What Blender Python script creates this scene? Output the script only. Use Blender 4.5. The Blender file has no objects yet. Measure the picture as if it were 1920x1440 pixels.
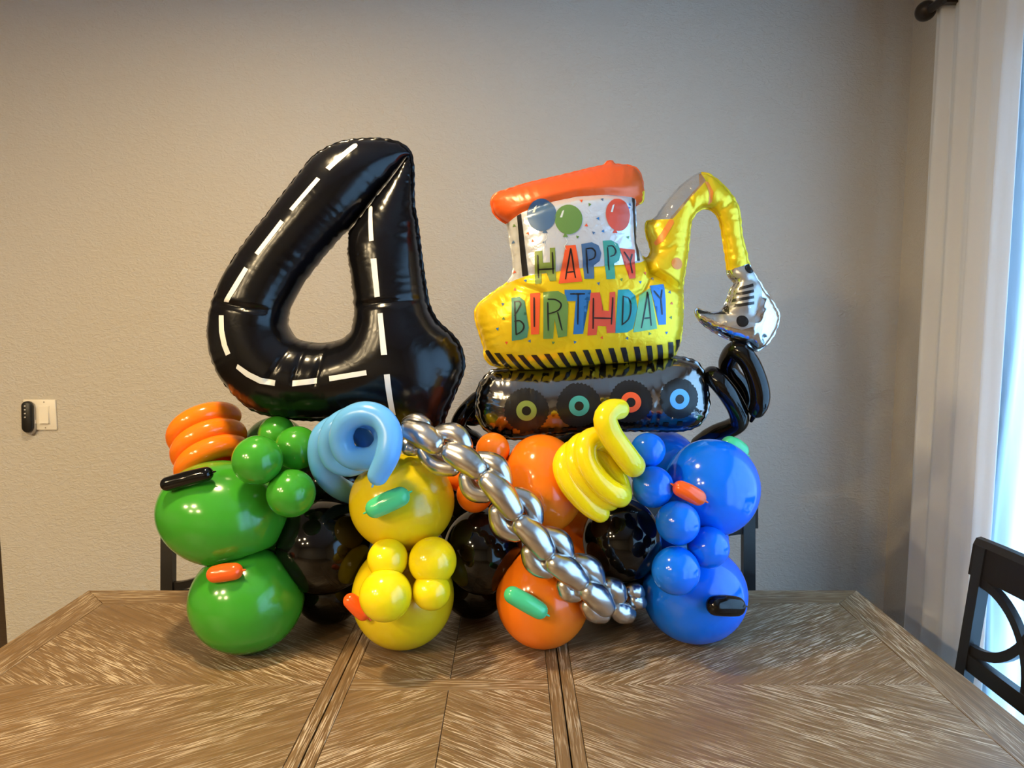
import bpy, bmesh, math, random
import numpy as np
from mathutils import Vector, Matrix
from mathutils.bvhtree import BVHTree
from mathutils.geometry import delaunay_2d_cdt

random.seed(4); rng = np.random.default_rng(4)
SC = bpy.context.scene
COL = SC.collection
pi = math.pi

# ------------------------------------------------------------------ camera
F = 1350.0; PITCH = math.radians(5.5); CAMZ = 1.56
cam_d = bpy.data.cameras.new('camera'); cam = bpy.data.objects.new('camera', cam_d); COL.objects.link(cam)
cam_d.sensor_width = 36.0; cam_d.lens = F / 1920 * 36.0; cam_d.clip_start = 0.02
cam.location = (0, 0, CAMZ); cam.rotation_euler = (pi / 2 - PITCH, 0, 0)
SC.camera = cam
# ------------------------------------------------------------------ light
SC.view_settings.view_transform = 'Standard'; SC.view_settings.look = 'None'
SC.view_settings.gamma = 1.0; SC.view_settings.use_curve_mapping = False
SC.view_settings.exposure = 0.17
w = bpy.data.worlds.new('daylight'); SC.world = w; w.use_nodes = True
w.node_tree.nodes['Background'].inputs[0].default_value = (0.35, 0.62, 1.0, 1)
w.node_tree.nodes['Background'].inputs[1].default_value = 1.8
def area(name, loc, rot, sx, sy, power, col):
    d = bpy.data.lights.new(name, 'AREA'); d.shape = 'RECTANGLE'; d.size = sx; d.size_y = sy
    d.energy = power; d.color = col
    o = bpy.data.objects.new(name, d); COL.objects.link(o); o.location = loc; o.rotation_euler = rot
    return o
# daylight standing outside the glass door in the right wall
area('glass_door_right_offscreen', (1.95, 0.55, 1.25), (0, pi / 2, 0), 2.4, 3.2, 215, (0.38, 0.69, 1.0))
WARM = (1.0, 0.765, 0.44)
CEIL = 2.75
LAMP_TABLE = 31; LAMP_DOWN = 56

# ------------------------------------------------------------------ helpers
def unproj(px, py, Y):
    """point of the world at depth Y that was measured at (px, py) in the photograph"""
    a = (px - 960) / F; b = (720 - py) / F
    dy = math.cos(PITCH) + b * math.sin(PITCH); dz = b * math.cos(PITCH) - math.sin(PITCH)
    t = Y / dy
    return Vector((a * t, Y, CAMZ + dz * t))
def pxm(px, py, Y):
    """metres per pixel there"""
    b = (720 - py) / F
    return Y / (math.cos(PITCH) + b * math.sin(PITCH)) / F
def tag(o, label=None, cat=None, group=None, kind=None):
    if label: o['label'] = label
    if cat: o['category'] = cat
    if group: o['group'] = group
    if kind: o['kind'] = kind
    return o
def empty(name, loc=(0, 0, 0), rz=0):
    o = bpy.data.objects.new(name, None); COL.objects.link(o); o.location = loc; o.rotation_euler = (0, 0, rz)
    o.empty_display_size = 0.05
    return o
def link(name, me, mat=None, parent=None, loc=None, smooth=True):
    o = bpy.data.objects.new(name, me); COL.objects.link(o)
    if mat and not me.materials: me.materials.append(mat)
    if smooth and len(me.polygons): me.polygons.foreach_set('use_smooth', [True] * len(me.polygons))
    if parent: o.parent = parent
    if loc is not None: o.location = loc
    return o
def mesh(name, v, f):
    me = bpy.data.meshes.new(name); me.from_pydata([tuple(p) for p in v], [], [tuple(q) for q in f]); me.update()
    return me
def bm_mesh(bm, name):
    me = bpy.data.meshes.new(name); bm.to_mesh(me); bm.free(); return me
def box(bm, x0, x1, y0, y1, z0, z1):
    vs = [bm.verts.new(p) for p in ((x0,y0,z0),(x1,y0,z0),(x1,y1,z0),(x0,y1,z0),(x0,y0,z1),(x1,y0,z1),(x1,y1,z1),(x0,y1,z1))]
    for q in ((3,2,1,0),(4,5,6,7),(0,1,5,4),(1,2,6,5),(2,3,7,6),(3,0,4,7)): bm.faces.new([vs[i] for i in q])
def box_me(name, *a, bevel=0.0, seg=2):
    bm = bmesh.new(); box(bm, *a)
    if bevel: bmesh.ops.bevel(bm, geom=bm.edges[:], offset=bevel, segments=seg, profile=0.5, affect='EDGES')
    return bm_mesh(bm, name)
def prism_me(name, poly, z0, z1, bevel=0.0):
    bm = bmesh.new()
    lo = [bm.verts.new((x, y, z0)) for x, y in poly]; hi = [bm.verts.new((x, y, z1)) for x, y in poly]
    n = len(poly)
    top = bm.faces.new(hi); bm.faces.new(lo[::-1])
    for i in range(n): bm.faces.new((lo[i], lo[(i+1) % n], hi[(i+1) % n], hi[i]))
    bmesh.ops.recalc_face_normals(bm, faces=bm.faces[:])
    if bevel: bmesh.ops.bevel(bm, geom=list(top.edges), offset=bevel, segments=1, affect='EDGES')
    return bm_mesh(bm, name)
def catmull(P, n=10):
    P = [Vector(p) for p in P]; Q = [2*P[0]-P[1]] + P + [2*P[-1]-P[-2]]
    out = []
    for i in range(1, len(Q) - 2):
        a, b, c, d = Q[i-1], Q[i], Q[i+1], Q[i+2]
        for k in range(n):
            t = k / n
            out.append(0.5*((2*b) + (c-a)*t + (2*a-5*b+4*c-d)*t*t + (3*b-a-3*c+d)*t**3))
    out.append(P[-1]); return out
def resample(P, step):
    L = [0]
    for i in range(1, len(P)): L.append(L[-1] + (P[i]-P[i-1]).length)
    n = max(3, int(L[-1] / step)); out = []; j = 0
    for k in range(n + 1):
        s = L[-1] * k / n
        while j < len(P) - 2 and L[j+1] < s: j += 1
        d = L[j+1] - L[j]; t = 0 if d < 1e-9 else (s - L[j]) / d
        out.append(P[j].lerp(P[j+1], min(1, t)))
    return out, L[-1]
def tube_me(name, path, radius, segs=24, step=None, taper=1.0, profile=None, ends=True):
    """round-ended tube along a path; radius may vary with s in 0..1 through profile"""
    pts, L = resample([Vector(p) for p in path], step or radius * 0.35)
    n = len(pts); T = []
    for i in range(n):
        T.append((pts[min(n-1, i+1)] - pts[max(0, i-1)]).normalized())
    N = T[0].orthogonal().normalized(); rings = []
    st = []
    if ends:
        for k in range(6):
            a = (k / 6) * pi / 2; st.append((0, -math.cos(a), math.sin(a)))
    for i in range(n): st.append((i, 0, 1))
    if ends:
        for k in range(5, -1, -1):
            a = (k / 6) * pi / 2; st.append((n-1, math.cos(a), math.sin(a)))
    V = []; Fc = []; last = 0
    for (i, off, rs) in st:
        if i != last:
            for j in range(last + 1, i + 1):
                N = (N - T[j] * N.dot(T[j])).normalized()
            last = i
        B = T[i].cross(N); r = radius * (profile(i / (n-1)) if profile else 1.0)
        c = pts[i] + T[i] * off * r; rr = max(r * rs, r * 0.02)
        for k in range(segs):
            a = 2*pi*k/segs; V.append(c + (N*math.cos(a) + B*math.sin(a)) * rr)
    m = len(st)
    for i in range(m-1):
        for k in range(segs):
            Fc.append((i*segs+k, i*segs+(k+1) % segs, (i+1)*segs+(k+1) % segs, (i+1)*segs+k))
    Fc.append(tuple(range(segs))[::-1]); Fc.append(tuple((m-1)*segs+k for k in range(segs)))
    return mesh(name, V, Fc)

# ------------------------------------------------------------------ materials
def newmat(name):
    m = bpy.data.materials.new(name); m.use_nodes = True
    return m, m.node_tree, m.node_tree.nodes['Principled BSDF']
def S(b, **k):
    names = {'col': 'Base Color', 'rough': 'Roughness', 'metal': 'Metallic', 'coat': 'Coat Weight', 'crough': 'Coat Roughness',
             'trans': 'Transmission Weight', 'alpha': 'Alpha', 'sss': 'Subsurface Weight', 'spec': 'Specular IOR Level'}
    for a, v in k.items():
        if a == 'col': v = (*v, 1)
        b.inputs[names[a]].default_value = v
def plain(name, col, rough=0.5, metal=0.0, **k):
    m, nt, b = newmat(name); S(b, col=col, rough=rough, metal=metal, **k); return m
def noise_bump(nt, b, scale, strength, dist, detail=3, vec=None, distort=0.0):
    tc = nt.nodes.new('ShaderNodeTexCoord'); no = nt.nodes.new('ShaderNodeTexNoise')
    no.inputs['Scale'].default_value = scale; no.inputs['Detail'].default_value = detail; no.inputs['Distortion'].default_value = distort
    mp = nt.nodes.new('ShaderNodeMapping')
    if vec: mp.inputs['Scale'].default_value = vec
    bu = nt.nodes.new('ShaderNodeBump'); bu.inputs['Strength'].default_value = strength; bu.inputs['Distance'].default_value = dist
    nt.links.new(tc.outputs['Object'], mp.inputs[0]); nt.links.new(mp.outputs[0], no.inputs['Vector'])
    nt.links.new(no.outputs['Fac'], bu.inputs['Height']); nt.links.new(bu.outputs[0], b.inputs['Normal'])
    return no
def latex(name, col, rough=0.13):
    m, nt, b = newmat(name); S(b, col=col, rough=rough, sss=0.0, spec=0.5)
    tc = nt.nodes.new('ShaderNodeTexCoord'); no = nt.nodes.new('ShaderNodeTexNoise'); no.inputs['Scale'].default_value = 9
    mr = nt.nodes.new('ShaderNodeMapRange'); mr.inputs[3].default_value = rough*0.75; mr.inputs[4].default_value = rough*1.3
    nt.links.new(tc.outputs['Object'], no.inputs['Vector']); nt.links.new(no.outputs['Fac'], mr.inputs[0]); nt.links.new(mr.outputs[0], b.inputs['Roughness'])
    return m
def foil(name, col, rough, metal, strength=0.25, scale=30):
    m, nt, b = newmat(name); S(b, col=col, rough=rough, metal=metal)
    noise_bump(nt, b, scale, strength, 0.004, 2, (1, 0.4, 1), 0.6)
    return m
def wall_mat(name, col):
    m, nt, b = newmat(name); S(b, col=col, rough=0.75, spec=0.25)
    tc = nt.nodes.new('ShaderNodeTexCoord')
    n1 = nt.nodes.new('ShaderNodeTexNoise'); n1.inputs['Scale'].default_value = 70; n1.inputs['Detail'].default_value = 4; n1.inputs['Distortion'].default_value = 1.1
    mp = nt.nodes.new('ShaderNodeMapping'); mp.inputs['Scale'].default_value = (0.7, 1, 1.25)
    r = nt.nodes.new('ShaderNodeValToRGB'); r.color_ramp.elements[0].position = 0.42; r.color_ramp.elements[1].position = 0.62
    bu = nt.nodes.new('ShaderNodeBump'); bu.inputs['Strength'].default_value = 0.45; bu.inputs['Distance'].default_value = 0.003
    nt.links.new(tc.outputs['Object'], mp.inputs[0]); nt.links.new(mp.outputs[0], n1.inputs['Vector']); nt.links.new(n1.outputs['Fac'], r.inputs[0])
    nt.links.new(r.outputs[0], bu.inputs['Height']); nt.links.new(bu.outputs[0], b.inputs['Normal'])
    return m
def wood(name, ang, base=(0.172, 0.100, 0.042), light=(0.66, 0.53, 0.36), amount=1.0):
    """brown oak with pale lime rubbed into the open grain; ang = grain direction in plan"""
    m, nt, b = newmat(name); S(b, rough=0.42, spec=0.45)
    N = nt.nodes.new; tc = N('ShaderNodeTexCoord')
    rt = N('ShaderNodeMapping'); rt.inputs['Rotation'].default_value = (0, 0, -ang)
    nt.links.new(tc.outputs['Object'], rt.inputs[0])
    def ns(sx, sy, detail, dist=0.0):
        mp = N('ShaderNodeMapping'); mp.inputs['Scale'].default_value = (sx, sy, 1)
        no = N('ShaderNodeTexNoise'); no.inputs['Scale'].default_value = 1; no.inputs['Detail'].default_value = detail; no.inputs['Distortion'].default_value = dist
        nt.links.new(rt.outputs[0], mp.inputs[0]); nt.links.new(mp.outputs[0], no.inputs['Vector']); return no
    def ramp(src, p0, p1):
        r = N('ShaderNodeMapRange'); r.inputs[1].default_value = p0; r.inputs[2].default_value = p1
        nt.links.new(src.outputs['Fac'], r.inputs[0]); return r
    def mul(a, bb):
        x = N('ShaderNodeMath'); x.operation = 'MULTIPLY'; nt.links.new(a.outputs[0], x.inputs[0]); nt.links.new(bb.outputs[0], x.inputs[1]); return x
    streak = ramp(ns(16, 400, 2, 0.2), 0.525, 0.62)
    patch = ramp(ns(3.0, 9, 3), 0.33, 0.60)
    fine = ramp(ns(4, 150, 4), 0.25, 0.85)
    mk = mul(streak, patch)
    tone = N('ShaderNodeMix'); tone.data_type = 'RGBA'
    tone.inputs[6].default_value = (*[c*0.80 for c in base], 1); tone.inputs[7].default_value = (*[c*1.45 for c in base], 1)
    nt.links.new(fine.outputs[0], tone.inputs[0])
    am = N('ShaderNodeMath'); am.operation = 'MULTIPLY'; am.inputs[1].default_value = 0.85 * amount; nt.links.new(mk.outputs[0], am.inputs[0])
    mx = N('ShaderNodeMix'); mx.data_type = 'RGBA'; mx.inputs[7].default_value = (*light, 1)
    nt.links.new(am.outputs[0], mx.inputs[0]); nt.links.new(tone.outputs[2], mx.inputs[6]); nt.links.new(mx.outputs[2], b.inputs['Base Color'])
    bu = N('ShaderNodeBump'); bu.inputs['Strength'].default_value = 0.25; bu.inputs['Distance'].default_value = 0.001
    nt.links.new(fine.outputs[0], bu.inputs['Height']); nt.links.new(bu.outputs[0], b.inputs['Normal'])
    return m

M = {}
M['wall'] = wall_mat('wall_paint', (0.535, 0.495, 0.43))
M['ceiling'] = wall_mat('ceiling_paint', (0.72, 0.70, 0.66))
M['floor'] = wood('floor_wood', 0, (0.12, 0.075, 0.045), (0.2, 0.14, 0.09))
M['white'] = plain('white_trim', (0.75, 0.73, 0.70), 0.4)
M['switch'] = plain('switch_plastic', (0.82, 0.76, 0.64), 0.35)
M['chair'] = plain('chair_black', (0.012, 0.010, 0.009), 0.38)
M['rod'] = plain('rod_bronze', (0.035, 0.026, 0.02), 0.4, 0.6)
M['black'] = latex('black_latex', (0.003, 0.003, 0.003), 0.075)
M['black'].node_tree.nodes['Principled BSDF'].inputs['Specular IOR Level'].default_value = 0.38
M['green'] = latex('green_latex', (0.045, 0.30, 0.020), 0.16)
M['yellow'] = latex('yellow_latex', (0.76, 0.57, 0.008), 0.17)
M['lemon'] = latex('lemon_latex', (0.90, 0.70, 0.006), 0.15)
M['orange'] = latex('orange_latex', (0.92, 0.20, 0.008), 0.14)
M['minio'] = latex('mini_orange_latex', (0.90, 0.115, 0.012), 0.16)
M['blue'] = latex('blue_latex', (0.003, 0.15, 0.80), 0.12)
M['sky'] = latex('light_blue_latex', (0.13, 0.42, 0.85), 0.24)
M['mint'] = latex('mint_latex', (0.07, 0.55, 0.24), 0.15)
M['chrome'] = plain('chrome_latex', (0.60, 0.59, 0.57), 0.27, 1.0)
M['foil4'] = foil('black_foil', (0.003, 0.003, 0.004), 0.20, 0.0, 0.15); M['foil4'].node_tree.nodes['Principled BSDF'].inputs['Specular IOR Level'].default_value = 0.32
M['mark'] = plain('white_print', (0.80, 0.77, 0.70), 0.45)
M['fyellow'] = foil('yellow_foil', (0.86, 0.60, 0.012), 0.28, 0.38, 0.4, 40)
M['forange'] = foil('orange_foil', (0.80, 0.115, 0.015), 0.33, 0.15)
M['fwhite'] = foil('white_foil', (0.72, 0.74, 0.76), 0.22, 0.45, 0.4, 45)
M['fclear'] = foil('silver_foil', (0.70, 0.71, 0.73), 0.12, 1.0, 0.12)
M['fwindow'] = plain('clear_film', (0.30, 0.31, 0.33), 0.08, 0.0, alpha=0.35)
M['fgrey'] = foil('grey_print_foil', (0.40, 0.39, 0.37), 0.28, 0.6, 0.15)
M['ftrack'] = foil('dark_mirror_foil', (0.25, 0.245, 0.24), 0.13, 1.0, 0.12)
M['fprint'] = plain('black_print', (0.010, 0.010, 0.011), 0.32)
M['fwheel'] = plain('charcoal_print', (0.012, 0.0115, 0.011), 0.30, spec=0.3)

# ------------------------------------------------------------------ room
WB = 2.65; WR = 1.415; WL = -1.935
def struct(name, me, mat, smooth=False, parent=None):
    o = link(name, me, mat, parent, smooth=smooth); 
    if not parent: tag(o, kind='structure')
    return o
struct('floor', box_me('floor', -6, 1.6, -4, 5.5, -0.05, 0), M['floor'])
struct('ceiling', box_me('ceiling', -6, 1.6, -4, 5.5, CEIL, CEIL+0.08), M['ceiling'])
struct('wall_back', box_me('wall_back', WL, WR + 0.12, WB, WB + 0.14, 0, CEIL, bevel=0.004), M['wall'])
DY0, DY1, DZ = -0.9, 2.02, 2.32          # opening of the glass door in the right wall
bm = bmesh.new()
box(bm, WR, WR+0.12, DY1, WB, 0, CEIL); box(bm, WR, WR+0.12, DY0, DY1, DZ, CEIL); box(bm, WR, WR+0.12, -4, DY0, 0, CEIL)
struct('wall_right', bm_mesh(bm, 'wall_right'), M['wall'])
struct('wall_left', box_me('wall_left', -6.1, -6, -4, 5.5, 0, CEIL), M['wall'])
struct('wall_front', box_me('wall_front', -6, 1.6, -4.1, -4, 0, CEIL), M['wall'])
struct('wall_far', box_me('wall_far', -6, WL + 0.14, 5.4, 5.5, 0, CEIL), M['wall'])
struct('wall_return', box_me('wall_return', WL, WL + 0.14, WB + 0.14, 5.4, 0, CEIL), M['wall'])
struct('baseboard_back', box_me('baseboard', WL, WR, WB-0.015, WB, 0, 0.10, bevel=0.004), M['white'])
# glass door
dr = tag(empty('door_1', (WR+0.06, (DY0+DY1)/2, 0)), kind='structure')
hw = (DY1-DY0)/2
bm = bmesh.new()
box(bm, -0.04, 0.04, -hw, -hw+0.06, 0, DZ); box(bm, -0.04, 0.04, hw-0.06, hw, 0, DZ); box(bm, -0.04, 0.04, -0.04, 0.04, 0.04, DZ-0.06)
box(bm, -0.04, 0.04, -hw, hw, DZ-0.06, DZ); box(bm, -0.04, 0.04, -hw, hw, 0, 0.04)
link('door_frame', bm_mesh(bm, 'door_frame'), M['white'], dr, smooth=False)
gm, nt, b = newmat('door_glass'); S(b, col=(0.9, 0.97, 1.0), rough=0.0, alpha=0.06)
for s in (-1, 1):
    link('pane', box_me('pane', -0.004, 0.004, min(0, s*hw)+0.05, max(0, s*hw)-0.05, 0.04, DZ-0.06), gm, dr, smooth=False)
struct('ground_outside', box_me('ground', 1.6, 6, -4, 5.5, -0.12, -0.05), plain('patio', (0.35, 0.35, 0.34), 0.8))

# ------------------------------------------------------------------ lamps
glow = plain('lamp_diffuser', (0.9, 0.86, 0.78), 0.5)
def downlight(lamp, x, y, power, r=0.075, label=''):
    t = empty('recessed_light', (x, y, CEIL))
    tag(t, label, 'ceiling light')
    ring = bmesh.new(); bmesh.ops.create_cone(ring, cap_ends=True, segments=32, radius1=r+0.02, radius2=r+0.025, depth=0.012)
    link('trim_ring', bm_mesh(ring, 'ring'), M['white'], t, (0, 0, -0.006), smooth=False)
    c = bmesh.new(); bmesh.ops.create_circle(c, cap_ends=True, segments=32, radius=r)
    link('lens', bm_mesh(c, 'lens'), glow, t, (0, 0, -0.013), smooth=False)
    d = bpy.data.lights.new(lamp, 'AREA'); d.shape = 'DISK'; d.size = r*2; d.energy = power; d.color = WARM
    o = bpy.data.objects.new(lamp, d); COL.objects.link(o); o.parent = t; o.location = (0, 0, -0.018)
downlight('ceiling_lamp_table_offscreen', -0.72, 1.30, LAMP_TABLE, 0.085, 'recessed ceiling light above the table')
for i, (x, y, wd) in enumerate([(-3.2, -0.5, 'farthest from the glass door, ahead'), (-2.2, -0.5, 'nearer the glass door, ahead'), (-3.2, -1.7, 'farthest from the glass door, behind'), (-2.2, -1.7, 'nearer the glass door, behind')]):
    downlight('ceiling_lamp_' + ('ahead_left', 'ahead_right', 'behind_left', 'behind_right')[i] + '_offscreen', x, y, LAMP_DOWN, 0.075, 'recessed light of the ceiling grid of four, ' + wd)

# ------------------------------------------------------------------ curtains
def curtain_me(name, y0, y1, z0, z1, waves, amp, seed, flare=0.0, thick=0.0015, nx=160, nz=26):
    r = random.Random(seed); ph = [r.uniform(0, 6.3) for _ in range(4)]; V = []; Fc = []
    for side in (0, 1):
        for j in range(nz+1):
            v = j/nz; z = z0 + (z1-z0)*v
            for i in range(nx+1):
                u = i/nx
                uu = u + 0.012*math.sin(3*v*pi + ph[0])*math.sin(2*pi*u*2.3 + ph[1])
                wv = math.sin(2*pi*waves*uu + ph[2]) + 0.35*math.sin(2*pi*waves*2.17*uu + ph[3] + v)
                a = amp*(0.65 + 0.35*(1-v))
                y = y0 + (y1-y0)*u + flare*(0.5-u)*(1-v)
                V.append((a*wv + (thick if side else 0), y, z))
    n = (nx+1)*(nz+1)
    for j in range(nz):
        for i in range(nx):
            q = (j*(nx+1)+i, j*(nx+1)+i+1, (j+1)*(nx+1)+i+1, (j+1)*(nx+1)+i)
            Fc.append(q); Fc.append(tuple(n+k for k in q[::-1]))
    for i in range(nx):
        Fc.append((i+1, i, n+i, n+i+1)); t = nz*(nx+1); Fc.append((t+i, t+i+1, n+t+i+1, n+t+i))
    for j in range(nz):
        a = j*(nx+1); c = (j+1)*(nx+1); Fc.append((a, c, n+c, n+a)); Fc.append((c+nx, a+nx, n+a+nx, n+c+nx))
    return mesh(name, V, Fc)
def cloth_mat(name, col, transl, transp):
    m = bpy.data.materials.new(name); m.use_nodes = True; nt = m.node_tree; nt.nodes.clear(); N = nt.nodes.new
    out = N('ShaderNodeOutputMaterial'); d = N('ShaderNodeBsdfDiffuse'); t = N('ShaderNodeBsdfTranslucent'); tr = N('ShaderNodeBsdfTransparent')
    d.inputs[0].default_value = (*col, 1); t.inputs[0].default_value = (*col, 1)
    m1 = N('ShaderNodeMixShader'); m1.inputs[0].default_value = transl; m2 = N('ShaderNodeMixShader'); m2.inputs[0].default_value = transp
    nt.links.new(d.outputs[0], m1.inputs[1]); nt.links.new(t.outputs[0], m1.inputs[2])
    nt.links.new(m1.outputs[0], m2.inputs[1]); nt.links.new(tr.outputs[0], m2.inputs[2]); nt.links.new(m2.outputs[0], out.inputs[0])
    tc = N('ShaderNodeTexCoord'); mp = N('ShaderNodeMapping'); mp.inputs['Scale'].default_value = (1, 60, 260); no = N('ShaderNodeTexNoise'); no.inputs['Scale'].default_value = 1
    bu = N('ShaderNodeBump'); bu.inputs['Strength'].default_value = 0.25; bu.inputs['Distance'].default_value = 0.001
    nt.links.new(tc.outputs['Object'], mp.inputs[0]); nt.links.new(mp.outputs[0], no.inputs['Vector']); nt.links.new(no.outputs['Fac'], bu.inputs['Height'])
    nt.links.new(bu.outputs[0], d.inputs['Normal'])
    return m
M['drape'] = cloth_mat('drape_cloth', (0.88, 0.88, 0.87), 0.38, 0.0)
M['sheer'] = cloth_mat('sheer_cloth', (0.80, 0.88, 0.95), 0.65, 0.10)
RODX, RODZ = 1.30, 2.505
o = link('drape', curtain_me('drape', 1.95, 2.34, 0.015, 2.53, 3.6, 0.017, 3), M['drape'], None, (1.325, 0, 0))
tag(o, 'white fabric drape hanging in soft pleats beside the glass door', 'curtain')
o = link('sheer_curtain', curtain_me('sheer', -0.85, 2.10, 0.02, 2.46, 30, 0.009, 8, nx=420, thick=0.0006), M['sheer'], None, (1.385, 0, 0))
tag(o, 'thin see-through curtain glowing blue with daylight at the glass door', 'curtain')
rod = empty('curtain_rod', (RODX, 0.7, RODZ)); tag(rod, 'dark bronze curtain rod with a rounded finial', 'curtain rod')
link('pole', tube_me('pole', [(0, -1.8, 0), (0, 1.64, 0)], 0.0125, 16, 0.2), M['rod'], rod)
bm = bmesh.new(); bmesh.ops.create_uvsphere(bm, u_segments=24, v_segments=16, radius=0.030)
for v in bm.verts: v.co.y *= 1.15
link('finial', bm_mesh(bm, 'finial'), M['rod'], rod, (0.0, 1.665, 0.005))
bm = bmesh.new(); box(bm, -0.008, WR-RODX, -0.012, 0.012, -0.02, -0.004); box(bm, WR-RODX-0.008, WR-RODX, -0.025, 0.025, -0.06, 0.05)
link('bracket', bm_mesh(bm, 'bracket'), M['rod'], rod, (0, 1.55, 0), smooth=False)

# ------------------------------------------------------------------ switch and remote on the wall
sw = empty('light_switch', unproj(77, 777.5, WB)); tag(sw, 'cream rocker light switch plate on the beige wall', 'light switch')
link('plate', box_me('plate', -0.0595, 0.0595, -0.007, 0.001, -0.057, 0.057, bevel=0.003), M['switch'], sw)
for x in (0.018, -0.030):
    link('rocker_frame', box_me('rf', x-0.019, x+0.019, -0.0085, -0.004, -0.0345, 0.0345, bevel=0.001), M['switch'], sw)
    bm = bmesh.new(); vs = [bm.verts.new(p) for p in ((x-.0165,-.009,-.032),(x+.0165,-.009,-.032),(x+.0165,-.009,.032),(x-.0165,-.009,.032),(x-.0165,-.0155,-.031),(x+.0165,-.0155,-.031),(x+.0165,-.0095,.031),(x-.0165,-.0095,.031))]
    for q in ((0,1,2,3),(7,6,5,4),(4,5,1,0),(5,6,2,1),(6,7,3,2),(7,4,0,3)): bm.faces.new([vs[i] for i in q])
    bmesh.ops.recalc_face_normals(bm, faces=bm.faces[:])
    link('rocker', bm_mesh(bm, 'rocker'), M['switch'], sw, smooth=False)
    for z in (-0.048, 0.048):
        bm = bmesh.new(); bmesh.ops.create_uvsphere(bm, u_segments=12, v_segments=8, radius=0.0028)
        for v in bm.verts: v.co.y *= 0.5
        link('screw', bm_mesh(bm, 'screw'), plain('screw_steel', (0.35, 0.30, 0.22), 0.4, 0.8), sw, (x, -0.007, z))
def pill_me(name, hw_, hh, y0, y1, bevel=0.004):
    pts = [(hw_*math.cos(a), (hh-hw_)+hw_*math.sin(a)) for a in np.linspace(0, pi, 15)] + [(hw_*math.cos(a), -(hh-hw_)+hw_*math.sin(a)) for a in np.linspace(pi, 2*pi, 15)]
    me = prism_me(name, pts, 0, y1-y0, bevel)
    me.transform(Matrix.Translation((0, y1, 0)) @ Matrix.Rotation(pi/2, 4, 'X')); return me
rl = unproj(59.5, 780, WB); rc = empty('remote_control', (rl.x, WB-0.010, rl.z)); rc.rotation_euler = (0, math.radians(2.5), 0)
tag(rc, 'slim black remote control in a holder on the light switch plate', 'remote')
link('holder', pill_me('holder', 0.0215, 0.060, -0.008, 0.003), plain('holder_grey', (0.42, 0.38, 0.32), 0.4), rc, (0.0005, 0, -0.008))
link('body', pill_me('remote', 0.0195, 0.058, -0.022, -0.006), plain('remote_black', (0.006, 0.006, 0.006), 0.45), rc)
for k in range(4):
    bm = bmesh.new(); bmesh.ops.create_cone(bm, cap_ends=True, segments=14, radius1=0.0034 - (k == 3)*0.0006, radius2=0.0028, depth=0.003)
    me = bm_mesh(bm, 'button'); me.transform(Matrix.Rotation(pi/2, 4, 'X'))
    link('button', me, plain('button_grey', (0.55, 0.53, 0.50), 0.4), rc, (-0.003, -0.0225, 0.041-0.0138*k))

# ------------------------------------------------------------------ table
TX0, TX1, TY0, TY1, TZ = -1.235, 1.005, 0.96, 2.032, 0.76
SL, SR, TM = -0.379, 0.107, 1.496
tb = empty('dining_table', ((TX0+TX1)/2, TM, 0)); tag(tb, 'brown oak dining table with pale limed chevron grain', 'table')
def tpart(name, poly, mat, z0=TZ-0.005, z1=TZ, g=0.0007):
    c = np.mean(np.array(poly), axis=0)
    q = []
    for (x, y) in poly:
        q.append((x - math.copysign(g, x-c[0]) - tb.location.x, y - math.copysign(g, y-c[1]) - tb.location.y))
    return link(name, prism_me(name, q, z0, z1, 0.0006), mat, tb, smooth=False)
A = math.radians(33)
WX = wood('oak_along', 0); WY = wood('oak_across', pi/2); WP = wood('oak_slant', A); WN = wood('oak_counter_slant', -A)
core = plain('joint_brown', (0.035, 0.02, 0.01), 0.7)
for (x0, x1) in ((TX0, SL-0.001), (SL+0.001, SR-0.001), (SR+0.001, TX1)):
    link('slab', box_me('slab', x0+0.001-tb.location.x, x1-0.001-tb.location.x, TY0+0.001-TM, TY1-0.001-TM, TZ-0.032, TZ-0.004), core, tb, smooth=False)
bw = 0.095; sb = 0.028; mb = 0.024
# end boards and long borders, mitred at the corners
tpart('border_board', [(TX0, TY0), (TX0+bw, TY0+bw), (TX0+bw, TY1-bw), (TX0, TY1)], WY)
tpart('border_board', [(TX1, TY0), (TX1, TY1), (TX1-bw, TY1-bw), (TX1-bw, TY0+bw)], WY)
tpart('border_board', [(TX0, TY1), (TX0+bw, TY1-bw), (SL-sb, TY1-bw), (SL-sb, TY1)], WX)
tpart('border_board', [(TX0, TY0), (SL-sb, TY0), (SL-sb, TY0+bw), (TX0+bw, TY0+bw)], WX)
tpart('border_board', [(SR+sb, TY1), (SR+sb, TY1-bw), (TX1-bw, TY1-bw), (TX1, TY1)], WX)
tpart('border_board', [(SR+sb, TY0), (TX1, TY0), (TX1-bw, TY0+bw), (SR+sb, TY0+bw)], WX)
for (x0, x1) in ((SL-sb, SL-0.0008), (SL+0.0008, SL+sb), (SR-sb, SR-0.0008), (SR+0.0008, SR+sb)):
    tpart('joint_board', [(x0, TY0), (x1, TY0), (x1, TY1), (x0, TY1)], WY)
lx0, lx1 = SL+sb, SR-sb; lm = (lx0+lx1)/2
tpart('border_board', [(lx0, TY1-bw), (lx1, TY1-bw), (lx1, TY1), (lx0, TY1)], WX)
tpart('border_board', [(lx0, TY0), (lx1, TY0), (lx1, TY0+bw), (lx0, TY0+bw)], WX)
tpart('joint_board', [(lx0, TM-mb), (lx1, TM-mb), (lx1, TM+mb), (lx0, TM+mb)], WX)
def rect(x0, x1, y0, y1): return [(x0, y0), (x1, y0), (x1, y1), (x0, y1)]
tpart('veneer_panel', rect(TX0+bw, SL-sb, TM, TY1-bw), WN); tpart('veneer_panel', rect(TX0+bw, SL-sb, TY0+bw, TM), WP)
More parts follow.
